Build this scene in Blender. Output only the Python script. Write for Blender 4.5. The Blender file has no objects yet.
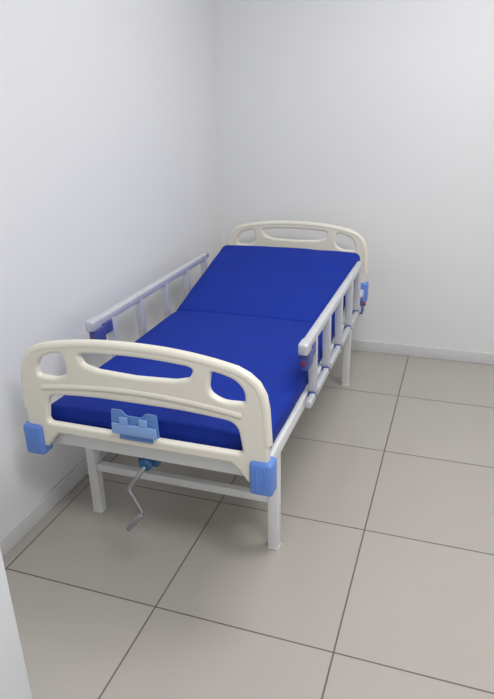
import bpy, bmesh, math
import numpy as np
from mathutils import Vector, Matrix, noise

scn = bpy.context.scene
scn.view_settings.view_transform = 'Standard'

# ---------------------------------------------------------------- materials
def mat(name, col, rough=0.5, metal=0.0, noise=0.0, nscale=20, bump=0.0, bscale=200, spec=0.5, trans=0.0, coat=0.0, sheen=0.0):
    m = bpy.data.materials.new(name); m.use_nodes = True
    nt = m.node_tree; b = nt.nodes['Principled BSDF']
    b.inputs['Base Color'].default_value = (*col, 1)
    b.inputs['Roughness'].default_value = rough
    b.inputs['Metallic'].default_value = metal
    b.inputs['Specular IOR Level'].default_value = spec
    b.inputs['Transmission Weight'].default_value = trans
    b.inputs['Coat Weight'].default_value = coat
    b.inputs['Sheen Weight'].default_value = sheen
    tc = nt.nodes.new('ShaderNodeTexCoord')
    if noise > 0:
        n = nt.nodes.new('ShaderNodeTexNoise'); n.inputs['Scale'].default_value = nscale
        n.inputs['Detail'].default_value = 4
        nt.links.new(tc.outputs['Object'], n.inputs['Vector'])
        r = nt.nodes.new('ShaderNodeValToRGB')
        r.color_ramp.elements[0].position = 0.3; r.color_ramp.elements[1].position = 0.7
        r.color_ramp.elements[0].color = (*[c*(1-noise) for c in col], 1)
        r.color_ramp.elements[1].color = (*[min(1, c*(1+noise)) for c in col], 1)
        nt.links.new(n.outputs['Fac'], r.inputs['Fac'])
        nt.links.new(r.outputs['Color'], b.inputs['Base Color'])
    if bump > 0:
        n2 = nt.nodes.new('ShaderNodeTexNoise'); n2.inputs['Scale'].default_value = bscale
        nt.links.new(tc.outputs['Object'], n2.inputs['Vector'])
        bp = nt.nodes.new('ShaderNodeBump'); bp.inputs['Strength'].default_value = bump
        bp.inputs['Distance'].default_value = 0.002
        nt.links.new(n2.outputs['Fac'], bp.inputs['Height'])
        nt.links.new(bp.outputs['Normal'], b.inputs['Normal'])
    return m

M_wall = mat('wall_paint', (0.79, 0.795, 0.80), 0.7, noise=0.010, nscale=1.5, bump=0.05, bscale=120)
M_ceil = mat('ceiling_paint', (0.82, 0.82, 0.82), 0.9)
M_base = mat('baseboard_paint', (0.66, 0.66, 0.665), 0.4)
M_cream = mat('cream_abs_plastic', (0.78, 0.745, 0.65), 0.28, noise=0.01, nscale=4)
M_frame = mat('white_powdercoat', (0.75, 0.76, 0.76), 0.3)
M_alu = mat('brushed_aluminium', (0.62, 0.63, 0.66), 0.33, metal=0.3, noise=0.02, nscale=30)
M_blue = mat('blue_mattress_fabric', (0.007, 0.030, 0.30), 0.75, noise=0.06, nscale=8, bump=0.25, bscale=500, spec=0.2)
M_bump = mat('blue_plastic', (0.12, 0.25, 0.68), 0.32)
M_cap = mat('indigo_plastic', (0.06, 0.075, 0.28), 0.35)
M_red = mat('red_button', (0.25, 0.02, 0.06), 0.4)
M_card = mat('translucent_blue_plastic', (0.14, 0.30, 0.68), 0.2, trans=0.15, coat=0.3)
M_card2 = mat('pale_blue_plastic', (0.24, 0.40, 0.74), 0.25)
M_steel = mat('chrome_steel', (0.34, 0.34, 0.36), 0.18, metal=1.0)
M_teal = mat('dark_teal_plastic', (0.02, 0.10, 0.22), 0.4)
M_cab = mat('cabinet_laminate', (0.72, 0.74, 0.76), 0.4)
M_gold = mat('warm_grey_trim', (0.45, 0.42, 0.38), 0.5)

# floor tiles
def floor_mat(x0, y0, s):
    m = bpy.data.materials.new('porcelain_tiles'); m.use_nodes = True
    nt = m.node_tree; b = nt.nodes['Principled BSDF']; N = nt.nodes.new; K = nt.links.new
    g = N('ShaderNodeNewGeometry'); sp = N('ShaderNodeSeparateXYZ'); K(g.outputs['Position'], sp.inputs[0])
    def axis(out, off):
        a = N('ShaderNodeMath'); a.operation = 'SUBTRACT'; K(out, a.inputs[0]); a.inputs[1].default_value = off
        d = N('ShaderNodeMath'); d.operation = 'DIVIDE'; K(a.outputs[0], d.inputs[0]); d.inputs[1].default_value = s
        r = N('ShaderNodeMath'); r.operation = 'ROUND'; K(d.outputs[0], r.inputs[0])
        e = N('ShaderNodeMath'); e.operation = 'SUBTRACT'; K(d.outputs[0], e.inputs[0]); K(r.outputs[0], e.inputs[1])
        f = N('ShaderNodeMath'); f.operation = 'ABSOLUTE'; K(e.outputs[0], f.inputs[0])
        fl = N('ShaderNodeMath'); fl.operation = 'FLOOR'; K(d.outputs[0], fl.inputs[0])
        return f.outputs[0], fl.outputs[0]
    fx, ix = axis(sp.outputs['X'], x0); fy, iy = axis(sp.outputs['Y'], y0)
    mn = N('ShaderNodeMath'); mn.operation = 'MINIMUM'; K(fx, mn.inputs[0]); K(fy, mn.inputs[1])
    mr = N('ShaderNodeMapRange'); mr.inputs['From Min'].default_value = 0.0033; mr.inputs['From Max'].default_value = 0.0058
    K(mn.outputs[0], mr.inputs['Value'])
    cb = N('ShaderNodeCombineXYZ'); K(ix, cb.inputs[0]); K(iy, cb.inputs[1])
    wn = N('ShaderNodeTexWhiteNoise'); K(cb.outputs[0], wn.inputs['Vector'])
    no = N('ShaderNodeTexNoise'); no.inputs['Scale'].default_value = 3.5; no.inputs['Detail'].default_value = 8; K(g.outputs['Position'], no.inputs['Vector'])
    n2 = N('ShaderNodeTexNoise'); n2.inputs['Scale'].default_value = 90; n2.inputs['Detail'].default_value = 3; K(g.outputs['Position'], n2.inputs['Vector'])
    ad = N('ShaderNodeMath'); ad.operation = 'ADD'; K(wn.outputs['Value'], ad.inputs[0]); K(no.outputs['Fac'], ad.inputs[1])
    a2 = N('ShaderNodeMath'); a2.operation = 'ADD'; K(ad.outputs[0], a2.inputs[0]); K(n2.outputs['Fac'], a2.inputs[1])
    sc = N('ShaderNodeMath'); sc.operation = 'DIVIDE'; K(a2.outputs[0], sc.inputs[0]); sc.inputs[1].default_value = 3
    cr = N('ShaderNodeValToRGB')
    cr.color_ramp.elements[0].position = .2; cr.color_ramp.elements[0].color = (0.415, 0.385, 0.347, 1)
    cr.color_ramp.elements[1].position = .8; cr.color_ramp.elements[1].color = (0.460, 0.430, 0.390, 1)
    K(sc.outputs[0], cr.inputs['Fac'])
    mx = N('ShaderNodeMix'); mx.data_type = 'RGBA'
    K(mr.outputs[0], mx.inputs['Factor']); mx.inputs['A'].default_value = (0.145, 0.125, 0.105, 1); K(cr.outputs['Color'], mx.inputs['B'])
    K(mx.outputs['Result'], b.inputs['Base Color'])
    rr = N('ShaderNodeMapRange'); K(mr.outputs[0], rr.inputs['Value']); rr.inputs['To Min'].default_value = .8; rr.inputs['To Max'].default_value = .22
    K(rr.outputs[0], b.inputs['Roughness'])
    bp = N('ShaderNodeBump'); bp.inputs['Distance'].default_value = 0.002; bp.inputs['Strength'].default_value = .5
    K(mr.outputs[0], bp.inputs['Height']); K(bp.outputs['Normal'], b.inputs['Normal'])
    return m
M_floor = floor_mat(1.259, 0.0, 0.6)

# ---------------------------------------------------------------- helpers
def link(o, parent=None):
    scn.collection.objects.link(o)
    if parent: o.parent = parent
    return o
def smooth(o, ang=40):
    me = o.data
    for f in me.polygons: f.use_smooth = True
    bm = bmesh.new(); bm.from_mesh(me)
    for e in bm.edges:
        if len(e.link_faces) == 2 and e.calc_face_angle(0) > math.radians(ang): e.smooth = False
    bm.to_mesh(me); bm.free()
def box(name, lo, hi, m, parent=None, bev=0.0, seg=3, rot=None, piv=None):
    bm = bmesh.new(); bmesh.ops.create_cube(bm, size=1)
    lo = Vector(lo); hi = Vector(hi); c = (lo+hi)/2; d = hi-lo
    for v in bm.verts: v.co = Vector((v.co.x*d.x, v.co.y*d.y, v.co.z*d.z))+c
    if bev > 0: bmesh.ops.bevel(bm, geom=bm.edges[:], offset=bev, segments=seg, profile=.5, affect='EDGES')
    if rot is not None:
        pv = Vector(piv) if piv else c
        bmesh.ops.transform(bm, matrix=Matrix.Translation(pv) @ rot @ Matrix.Translation(-pv), verts=bm.verts)
    me = bpy.data.meshes.new(name); bm.to_mesh(me); bm.free(); me.materials.append(m)
    o = bpy.data.objects.new(name, me); link(o, parent)
    if bev > 0: smooth(o, 60)
    return o
def beam(name, a, b, w, h, m, parent=None, bev=0.003, up=(0, 0, 1)):
    a = Vector(a); b = Vector(b); d = b-a; L = d.length; y = d.normalized()
    upv = Vector(up)
    if abs(y.dot(upv)) > .99: upv = Vector((0, 1, 0))
    x = y.cross(upv).normalized(); z = x.cross(y)
    bm = bmesh.new(); bmesh.ops.create_cube(bm, size=1)
    for v in bm.verts: v.co = Vector((v.co.x*w, v.co.y*L, v.co.z*h))
    if bev > 0: bmesh.ops.bevel(bm, geom=bm.edges[:], offset=bev, segments=3, profile=.5, affect='EDGES')
    mt = Matrix((x, y, z)).transposed().to_4x4(); mt.translation = (a+b)/2
    bmesh.ops.transform(bm, matrix=mt, verts=bm.verts)
    me = bpy.data.meshes.new(name); bm.to_mesh(me); bm.free(); me.materials.append(m)
    o = bpy.data.objects.new(name, me); link(o, parent); smooth(o, 60); return o
def cyl(name, a, b, r, m, parent=None, r2=None, bev=0.0, n=28):
    a = Vector(a); b = Vector(b); d = b-a
    bm = bmesh.new(); bmesh.ops.create_cone(bm, cap_ends=True, segments=n, radius1=r, radius2=r if r2 is None else r2, depth=d.length)
    if bev > 0:
        ed = [e for e in bm.edges if any(len(f.verts) > 4 for f in e.link_faces)]
        bmesh.ops.bevel(bm, geom=ed, offset=bev, segments=3, profile=.5, affect='EDGES')
    mt = d.to_track_quat('Z', 'Y').to_matrix().to_4x4(); mt.translation = (a+b)/2
    bmesh.ops.transform(bm, matrix=mt, verts=bm.verts)
    me = bpy.data.meshes.new(name); bm.to_mesh(me); bm.free(); me.materials.append(m)
    o = bpy.data.objects.new(name, me); link(o, parent); smooth(o, 50); return o
def to_mesh(o):
    dg = bpy.context.evaluated_depsgraph_get()
    me = bpy.data.meshes.new_from_object(o.evaluated_get(dg))
    n = o.name; par = o.parent; mw = o.matrix_world.copy()
    bpy.data.objects.remove(o)
    me.name = n
    ob = bpy.data.objects.new(n, me); link(ob, par); ob.matrix_world = mw
    return ob
def tube(name, pts, r, m, parent=None, order=3, cyclic=False):
    cu = bpy.data.curves.new(name, 'CURVE'); cu.dimensions = '3D'; cu.bevel_depth = r; cu.bevel_resolution = 6
    cu.use_fill_caps = True
    s = cu.splines.new('POLY'); s.points.add(len(pts)-1)
    for i, q in enumerate(pts): s.points[i].co = (*q, 1)
    s.use_cyclic_u = cyclic
    cu.materials.append(m)
    o = bpy.data.objects.new(name, cu); link(o, parent)
    bpy.context.view_layer.update()
    o = to_mesh(o)
    for f in o.data.polygons: f.use_smooth = True
    return o
def rounded(pts, rad, n=8):
    out = []; N = len(pts)
    for i in range(N):
        p0 = Vector(pts[i-1]); p1 = Vector(pts[i]); p2 = Vector(pts[(i+1) % N])
        r = rad[i] if isinstance(rad, (list, tuple)) else rad
        a = (p0-p1); b = (p2-p1); r = min(r, a.length*.49, b.length*.49)
        if r < 1e-5: out.append(tuple(p1)); continue
        s = p1+a.normalized()*r; e = p1+b.normalized()*r
        for k in range(n+1):
            t = k/n; q = s*(1-t)**2+p1*2*t*(1-t)+e*t*t; out.append((q.x, q.y))
    return out
def plate(name, loops, y0, thick, m, parent=None, bev=0.006):
    cu = bpy.data.curves.new(name, 'CURVE'); cu.dimensions = '2D'; cu.fill_mode = 'BOTH'
    cu.extrude = thick/2-bev; cu.bevel_depth = bev; cu.bevel_resolution = 4; cu.offset = -bev
    for lp in loops:
        s = cu.splines.new('POLY'); s.points.add(len(lp)-1)
        for i, q in enumerate(lp): s.points[i].co = (q[0], q[1], 0, 1)
        s.use_cyclic_u = True
    cu.materials.append(m)
    o = bpy.data.objects.new(name, cu); link(o, parent)
    o.matrix_world = Matrix.Translation((0, y0, 0)) @ Matrix.Rotation(math.radians(90), 4, 'X')
    bpy.context.view_layer.update()
    o = to_mesh(o)
    o.data.transform(o.matrix_world); o.matrix_world = Matrix.Identity(4)
    smooth(o, 35)
    return o

# ---------------------------------------------------------------- room
X0, X1, Y0, Y1, H = 0.0, 3.4, -4.8, 0.0, 2.75
box('floor', (X0-.1, Y0-.1, -.1), (X1+.1, Y1+.1, 0), M_floor)
box('wall_left', (X0-.1, Y0-.1, 0), (X0, Y1+.1, H), M_wall)
box('wall_back', (X0, Y1, 0), (X1, Y1+.1, H), M_wall)
box('wall_right', (X1, Y0-.1, 0), (X1+.1, Y1+.1, H), M_wall)
box('wall_front', (X0, Y0-.1, 0), (X1, Y0, H), M_wall)
box('ceiling', (X0-.1, Y0-.1, H), (X1+.1, Y1+.1, H+.1), M_ceil)
box('baseboard_back', (X0+.012, Y1-.012, 0), (X1-.001, Y1-.0005, .075), M_base, bev=.003)
box('baseboard_left', (X0+.0005, Y0+.001, 0), (X0+.012, Y1-.013, .075), M_base, bev=.003)

# ---------------------------------------------------------------- cabinet at lower left
cab = bpy.data.objects.new('storage_cabinet', None); link(cab)
cx1, cy0, cy1, ch = 0.62, -3.55, -2.95, 1.15
box('body', (.015, cy0, .05), (cx1-.02, cy1, ch), M_cab, cab, bev=.004)
box('plinth', (.03, cy0+.02, 0), (cx1-.05, cy1-.02, .05), M_gold, cab)
box('door_panel', (cx1-.02, cy0+.002, .06), (cx1, cy1, ch-.03), M_cab, cab, bev=.004)
box('top', (.015, cy0-.005, ch), (cx1+.004, cy1+.003, ch+.022), M_cab, cab, bev=.005)
beam('handle', (cx1+.02, cy0+.06, .62), (cx1+.02, cy0+.06, .78), .01, .01, M_steel, cab)
cyl('handle_stud_1', (cx1, cy0+.06, .64), (cx1+.02, cy0+.06, .64), .005, M_steel, cab)
cyl('handle_stud_2', (cx1, cy0+.06, .76), (cx1+.02, cy0+.06, .76), .005, M_steel, cab)

# ---------------------------------------------------------------- bed
bed = bpy.data.objects.new('hospital_bed', None); link(bed)
C = 0.575
YF, YH = -2.24, -0.25
XL, XR = 0.204, 0.952       # leg centres
FZ = 0.475                  # frame tube centre height
for i, (x, y) in enumerate(((XL, -1.993), (XR, -1.993), (XL, -.542), (XR, -.542))):
    box('leg_%d' % (i+1), (x-.020, y-.020, .004), (x+.020, y+.020, FZ-.02), M_frame, bed, bev=.004)
    box('leg_foot_%d' % (i+1), (x-.021, y-.021, 0), (x+.021, y+.021, .008), M_frame, bed, bev=.002)
for i, y in enumerate((-1.993, -.542)):
    box('leg_crossbar_%d' % (i+1), (XL+.02, y-.0145, .20), (XR-.02, y+.0145, .232), M_frame, bed, bev=.003)
SL, SR = 0.178, 0.976
for i, x in enumerate((SL, SR)):
    box('side_rail_tube_%d' % (i+1), (x-.018, YF+.01, FZ-.025), (x+.018, YH-.01, FZ+.025), M_frame, bed, bev=.004)
for i, y in enumerate((YF+.035, YH-.04)):
    box('end_tube_%d' % (i+1), (SL, y-.017, FZ-.025), (SR, y+.017, FZ+.02), M_frame, bed, bev=.004)
for i, y in enumerate((-1.993, -1.6, -1.13, -.542)):
    box('cross_member_%d' % (i+1), (SL+.01, y-.015, FZ-.022), (SR-.01, y+.015, FZ+.015), M_frame, bed, bev=.003)
box('deck_flat', (SL+.02, YF+.06, FZ+.022), (SR-.02, -1.13, FZ+.034), M_frame, bed, bev=.003)
hy, hz = -1.13, FZ+.03
ang = math.radians(14)
rotx = Matrix.Rotation(ang, 4, 'X')
box('deck_backrest', (SL+.03, hy, hz-.008), (SR-.03, hy+.70, hz+.004), M_frame, bed, bev=.003, rot=rotx, piv=(C, hy, hz))
for i, x in enumerate((C-.2, C+.2)):
    beam('backrest_strut_%d' % (i+1), (x, -.95, FZ), (x, -.6, FZ+.14), .022, .022, M_frame, bed)

# mattress : bent slab with a pinched fold and soft wrinkles
def mattress():
    x0, x1 = .186, .984; z0, z1 = FZ+.037, .588
    ys = YF+.033
    T = z1-z0; W = x1-x0; r = .032
    pts = []
    n1 = 70
    for k in range(n1): pts.append((ys+(hy-ys)*k/n1, z0, 0.0, -(hy-(ys+(hy-ys)*k/n1))))
    n2 = 50; Lb = .718
    for k in range(n2+1):
        s = Lb*k/n2; pts.append((hy+s*math.cos(ang), z0+s*math.sin(ang), ang if k > 0 else ang/2, s))
    cs = rounded([(0, 0), (W, 0), (W, T), (0, T)], [.010, .010, r, r], 7)
    dense = []
    for i in range(len(cs)):
        a = cs[i]; b = cs[(i+1) % len(cs)]
        dense.append(a); d = math.dist(a, b); k = int(d/.02)
        for j in range(1, k): dense.append((a[0]+(b[0]-a[0])*j/k, a[1]+(b[1]-a[1])*j/k))
    bm = bmesh.new(); rings = []
    for i, (y, z, th, s) in enumerate(pts):
        ring = []
        for (u, t) in dense:
            h = t/T
            puff = .007*math.sin(math.pi*max(0, min(1, u/W)))
            fold = -.012*math.exp(-(s/.014)**2)
            nv = noise.noise(Vector((u*2.2+3, s*6.0, 1.3)))
            nv2 = noise.noise(Vector((u*9+s*5, s*2.5-u*3, 7.7)))
            wr = .0055*nv+.0035*nv2
            tt = t+h*h*(puff+fold+wr)
            uu = u
            side = noise.noise(Vector((s*6, h*2, 4.0 if u < W/2 else 9.0)))
            uu += (.0025*side+(.004*math.sin(math.pi*h)))*(1 if u > W*.5 else -1)*(1 if (u < .01 or u > W-.01) else 0)
            ring.append(bm.verts.new((x0+uu, y-math.sin(th)*tt, z+math.cos(th)*tt)))
        rings.append(ring)
    for i in range(len(pts)-1):
        A, B = rings[i], rings[i+1]; n = len(A)
        for j in range(n): bm.faces.new((A[j], A[(j+1) % n], B[(j+1) % n], B[j]))
    bm.faces.new(rings[0]); bm.faces.new(list(reversed(rings[-1])))
    bmesh.ops.recalc_face_normals(bm, faces=bm.faces)
    ends = [e for e in bm.edges if any(len(f.verts) > 8 for f in e.link_faces)]
    bmesh.ops.bevel(bm, geom=ends, offset=.010, segments=3, profile=.5, affect='EDGES')
    me = bpy.data.meshes.new('mattress'); bm.to_mesh(me); bm.free(); me.materials.append(M_blue)
    o = bpy.data.objects.new('mattress', me); link(o, bed); smooth(o, 75)
mattress()

# end boards -------------------------------------------------------
def endboard(tag, y, sgn, S, C):
    L = [(-.446, .46), (-.445, .60), (-.438, .72)]
    cor = [(-.430, .762), (-.412, .795), (-.385, .817), (-.35, .833)]
    top = [(u, .868-.04*(abs(u)/.35)**2.2*.875) for u in np.linspace(-.30, .30, 25)]
    cr = [(-a, b) for a, b in reversed(cor)]; R_ = [(-a, b) for a, b in reversed(L)]
    bot = [(.435, .452), (.375, .452), (.345, .49), (.32, .512), (-.32, .512), (-.345, .49), (-.375, .452), (-.435, .452)]
    outl = [(C+u*S, z) for u, z in L+cor+top+cr+R_+bot]
    win = rounded([(-.362, .550), (.362, .550), (.345, .657), (.18, .671), (-.18, .671), (-.345, .657)], [.02, .02, .04, .15, .15, .04], 8)
    midtop = [(u, .832-.010*(u/.2)**2) for u in np.linspace(-.19, .19, 13)]
    mid = [(-.205, .815), ]+midtop+[(.205, .815), (.19, .783), (.14, .770), (0, .764), (-.14, .770), (-.19, .783)]
    mid = rounded(mid, .012, 3)
    dL = rounded([(-.262, .817), (-.30, .812), (-.345, .797), (-.372, .765), (-.372, .725), (-.30, .722), (-.25, .745)], [.012, .015, .02, .02, .012, .02, .03], 6)
    dR = [(-a, b) for a, b in reversed(dL)]
    holes = [[(C+u*S, z) for u, z in h] for h in (win, mid, dL, dR)]
    plate(tag+'_panel', [outl]+holes, y, .030, M_cream, bed, bev=.0105)
    rim = [(C+u*S*.985, y, z-.008) for u, z in (L[1:]+cor+top+cr+R_[:-1])]
    tube(tag+'_rim', rim, .0165, M_cream, bed)
    ridge = [(C+u*S, y+sgn*.008, .712-.028*(abs(u)/.36)**2) for u in np.linspace(-.36, .36, 25)]
    tube(tag+'_ridge', ridge, .0125, M_cream, bed)
    box(tag+'_lower_bar', (C-.34*S, y-.014, .512), (C+.34*S, y+.014, .544), M_cream, bed, bev=.008)
    for i, s in enumerate((-1, 1)):
        xi, xo = C+s*(.385*S), C+s*(.462*S)
        lo, hi = min(xi, xo), max(xi, xo)
        box('%s_bumper_%d' % (tag, i+1), (lo, y-.03, .420), (hi, y+.032, .537), M_bump, bed, bev=.012, seg=4)
        for k in range(2):
            xx = lo+.024+k*.028
            box('%s_bumper_rib_%d_%d' % (tag, i+1, k+1), (xx-.003, y+sgn*.03-.003, .435), (xx+.003, y+sgn*.03+.003, .52), M_bump, bed, bev=.002)
endboard('footboard', YF, -1, .975, .577)
endboard('headboard', YH, 1, .960, .568)

# card holder on footboard
cardy = YF-.018
cc = C-.010
chp = rounded([(-.088, .646), (-.045, .646), (-.03, .628), (.03, .628), (.045, .646), (.088, .646), (.092, .560), (-.092, .560)], [.008, .01, .01, .01, .01, .008, .012, .012], 5)
plate('card_holder_plate', [[(cc+u*.93, z) for u, z in chp]], cardy, .006, M_card, bed, bev=.002)
box('card_holder_pocket', (cc-.08, cardy-.012, .561), (cc+.08, cardy-.004, .600), M_card2, bed, bev=.003)
box('card_holder_clip_1', (cc-.05, cardy-.013, .599), (cc-.02, cardy-.004, .626), M_card2, bed, bev=.003)
box('card_holder_clip_2', (cc+.02, cardy-.013, .599), (cc+.05, cardy-.004, .626), M_card2, bed, bev=.003)
box('card_holder_foot', (cc-.06, cardy-.002, .538), (cc+.06, cardy+.008, .564), M_card, bed, bev=.002)

# folding guard rails
def guard(tag, xc, s, y0, y1):
    zt = .740
    beam(tag+'_top_bar', (xc, y0, zt), (xc, y1, zt-.006), .032, .038, M_alu, bed, bev=.010)
    cyl(tag+'_top_end', (xc, y1-.002, zt-.006), (xc, y1+.012, zt-.006), .016, M_cap, bed, bev=.004)
    beam(tag+'_lower_bar', (xc+s*.004, y0+.05, .482), (xc+s*.004, y1+.03, .482), .022, .030, M_alu, bed, bev=.004)
    ys = [-1.66, -1.41, -1.15, -.89, -.65]
    for i, yy in enumerate(ys):
        beam('%s_post_%d' % (tag, i+1), (xc, yy+.005, .475), (xc, yy-.012, zt-.012), .025, .033, M_alu, bed, bev=.004, up=(1, 0, 0))
        cyl('%s_pivot_top_%d' % (tag, i+1), (xc-.016, yy-.01, zt-.03), (xc+.016, yy-.01, zt-.03), .006, M_steel, bed)
        cyl('%s_pivot_low_%d' % (tag, i+1), (xc-.017, yy+.004, .482), (xc+.017, yy+.004, .482), .009, M_steel, bed)
        box('%s_socket_%d' % (tag, i+1), (xc-.016, yy-.018, .477), (xc+.016, yy+.026, .500), M_cap, bed, bev=.004)
    box(tag+'_handle_cap', (xc-.019, y0-.035, zt-.024), (xc+.019, y0+.035, zt+.021), M_alu, bed, bev=.009)
    box(tag+'_handle_body', (xc-.018, y0-.018, zt-.090), (xc+.018, y0+.06, zt-.020), M_cap, bed, bev=.010)
    box(tag+'_handle_grip', (xc-.014, y0+.06, zt-.07), (xc+.014, y0+.13, zt-.018), M_cap, bed, bev=.008)
    cyl(tag+'_release_button', (xc, y0-.021, zt-.06), (xc, y0-.014, zt-.06), .009, M_red, bed, bev=.002)
    box(tag+'_lock_body', (xc-.012, y1+.03, .445), (xc+.022, y1+.09, .53), M_cap, bed, bev=.008)
    cyl(tag+'_lock_button', (xc+.02, y1+.06, .50), (xc+.032, y1+.06, .50), .012, M_red, bed, bev=.002)
guard('guard_left', .150, -1, -1.80, -.63)
guard('guard_right', 1.010, 1, -1.80, -.60)

# crank mechanism
box('crank_mount', (C-.045, -2.205, .41), (C+.03, -2.10, .455), M_teal, bed, bev=.006)
cyl('crank_spindle', (C-.01, -2.10, .43), (C-.01, -1.2, .44), .011, M_steel, bed)
cyl('crank_bearing', (C-.005, -2.19, .43), (C-.005, -2.23, .425), .022, M_teal, bed, bev=.004)
tube('crank_arm', [(C-.005, -2.20, .428), (C-.012, -2.24, .412), (C-.045, -2.26, .362), (C-.05, -2.265, .353), (C-.048, -2.27, .345), (C-.008, -2.275, .275), (C-.006, -2.278, .266), (C-.012, -2.282, .259)], .0078, M_steel, bed)
cyl('crank_grip', (C-.005, -2.277, .266), (C-.048, -2.31, .215), .011, M_steel, bed, r2=.009, bev=.003)

# ---------------------------------------------------------------- lights
def area(name, loc, sx, sy, e, col=(1, 1, 1), rot=(0, 0, 0)):
    l = bpy.data.lights.new(name, 'AREA'); l.shape = 'RECTANGLE'; l.size = sx; l.size_y = sy; l.energy = e; l.color = col
    o = bpy.data.objects.new(name, l); link(o); o.location = loc; o.rotation_euler = rot; return o
M_emit = mat('led_diffuser', (.9, .9, .9), .5)
b = M_emit.node_tree.nodes['Principled BSDF']; b.inputs['Emission Color'].default_value = (.98, .99, 1, 1); b.inputs['Emission Strength'].default_value = 2.5
for i, (lx, ly) in enumerate(((1.65, -1.4), (1.9, -3.3))):
    par = bpy.data.objects.new('ceiling_lamp' if i == 0 else 'ceiling_lamp.001', None); link(par)
    box('diffuser', (lx-.59, ly-.29, H-.012), (lx+.59, ly+.29, H-.001), M_emit, par)
    box('frame_edge', (lx-.6, ly-.3, H-.010), (lx+.6, ly+.3, H-.0005), M_frame, par)
    a_ = area('lamp_light', (lx, ly, H-.02), 1.16, .56, (24, 33)[i], (.995, .995, 1)); a_.parent = par
w = bpy.data.worlds.new('World'); scn.world = w; w.use_nodes = True
w.node_tree.nodes['Background'].inputs[0].default_value = (.8, .85, .9, 1)
w.node_tree.nodes['Background'].inputs[1].default_value = .3

# ---------------------------------------------------------------- camera
p = [1.488, -3.799, 1.579, -0.335, 0.392, -0.021, 623.3]
a, bb, c = p[3:6]
f = Vector((math.sin(a)*math.cos(bb), math.cos(a)*math.cos(bb), -math.sin(bb)))
r = Vector((math.cos(a), -math.sin(a), 0)); u = r.cross(f)
r2 = r*math.cos(c)+u*math.sin(c); u2 = -r*math.sin(c)+u*math.cos(c)
cd = bpy.data.cameras.new('camera'); co = bpy.data.objects.new('camera', cd); link(co)
mt = Matrix((r2, u2, -f)).transposed().to_4x4(); mt.translation = Vector(p[:3]); co.matrix_world = mt
cd.sensor_fit = 'VERTICAL'; cd.sensor_height = 24; cd.lens = 24*p[6]/699; cd.clip_start = .02
scn.camera = co
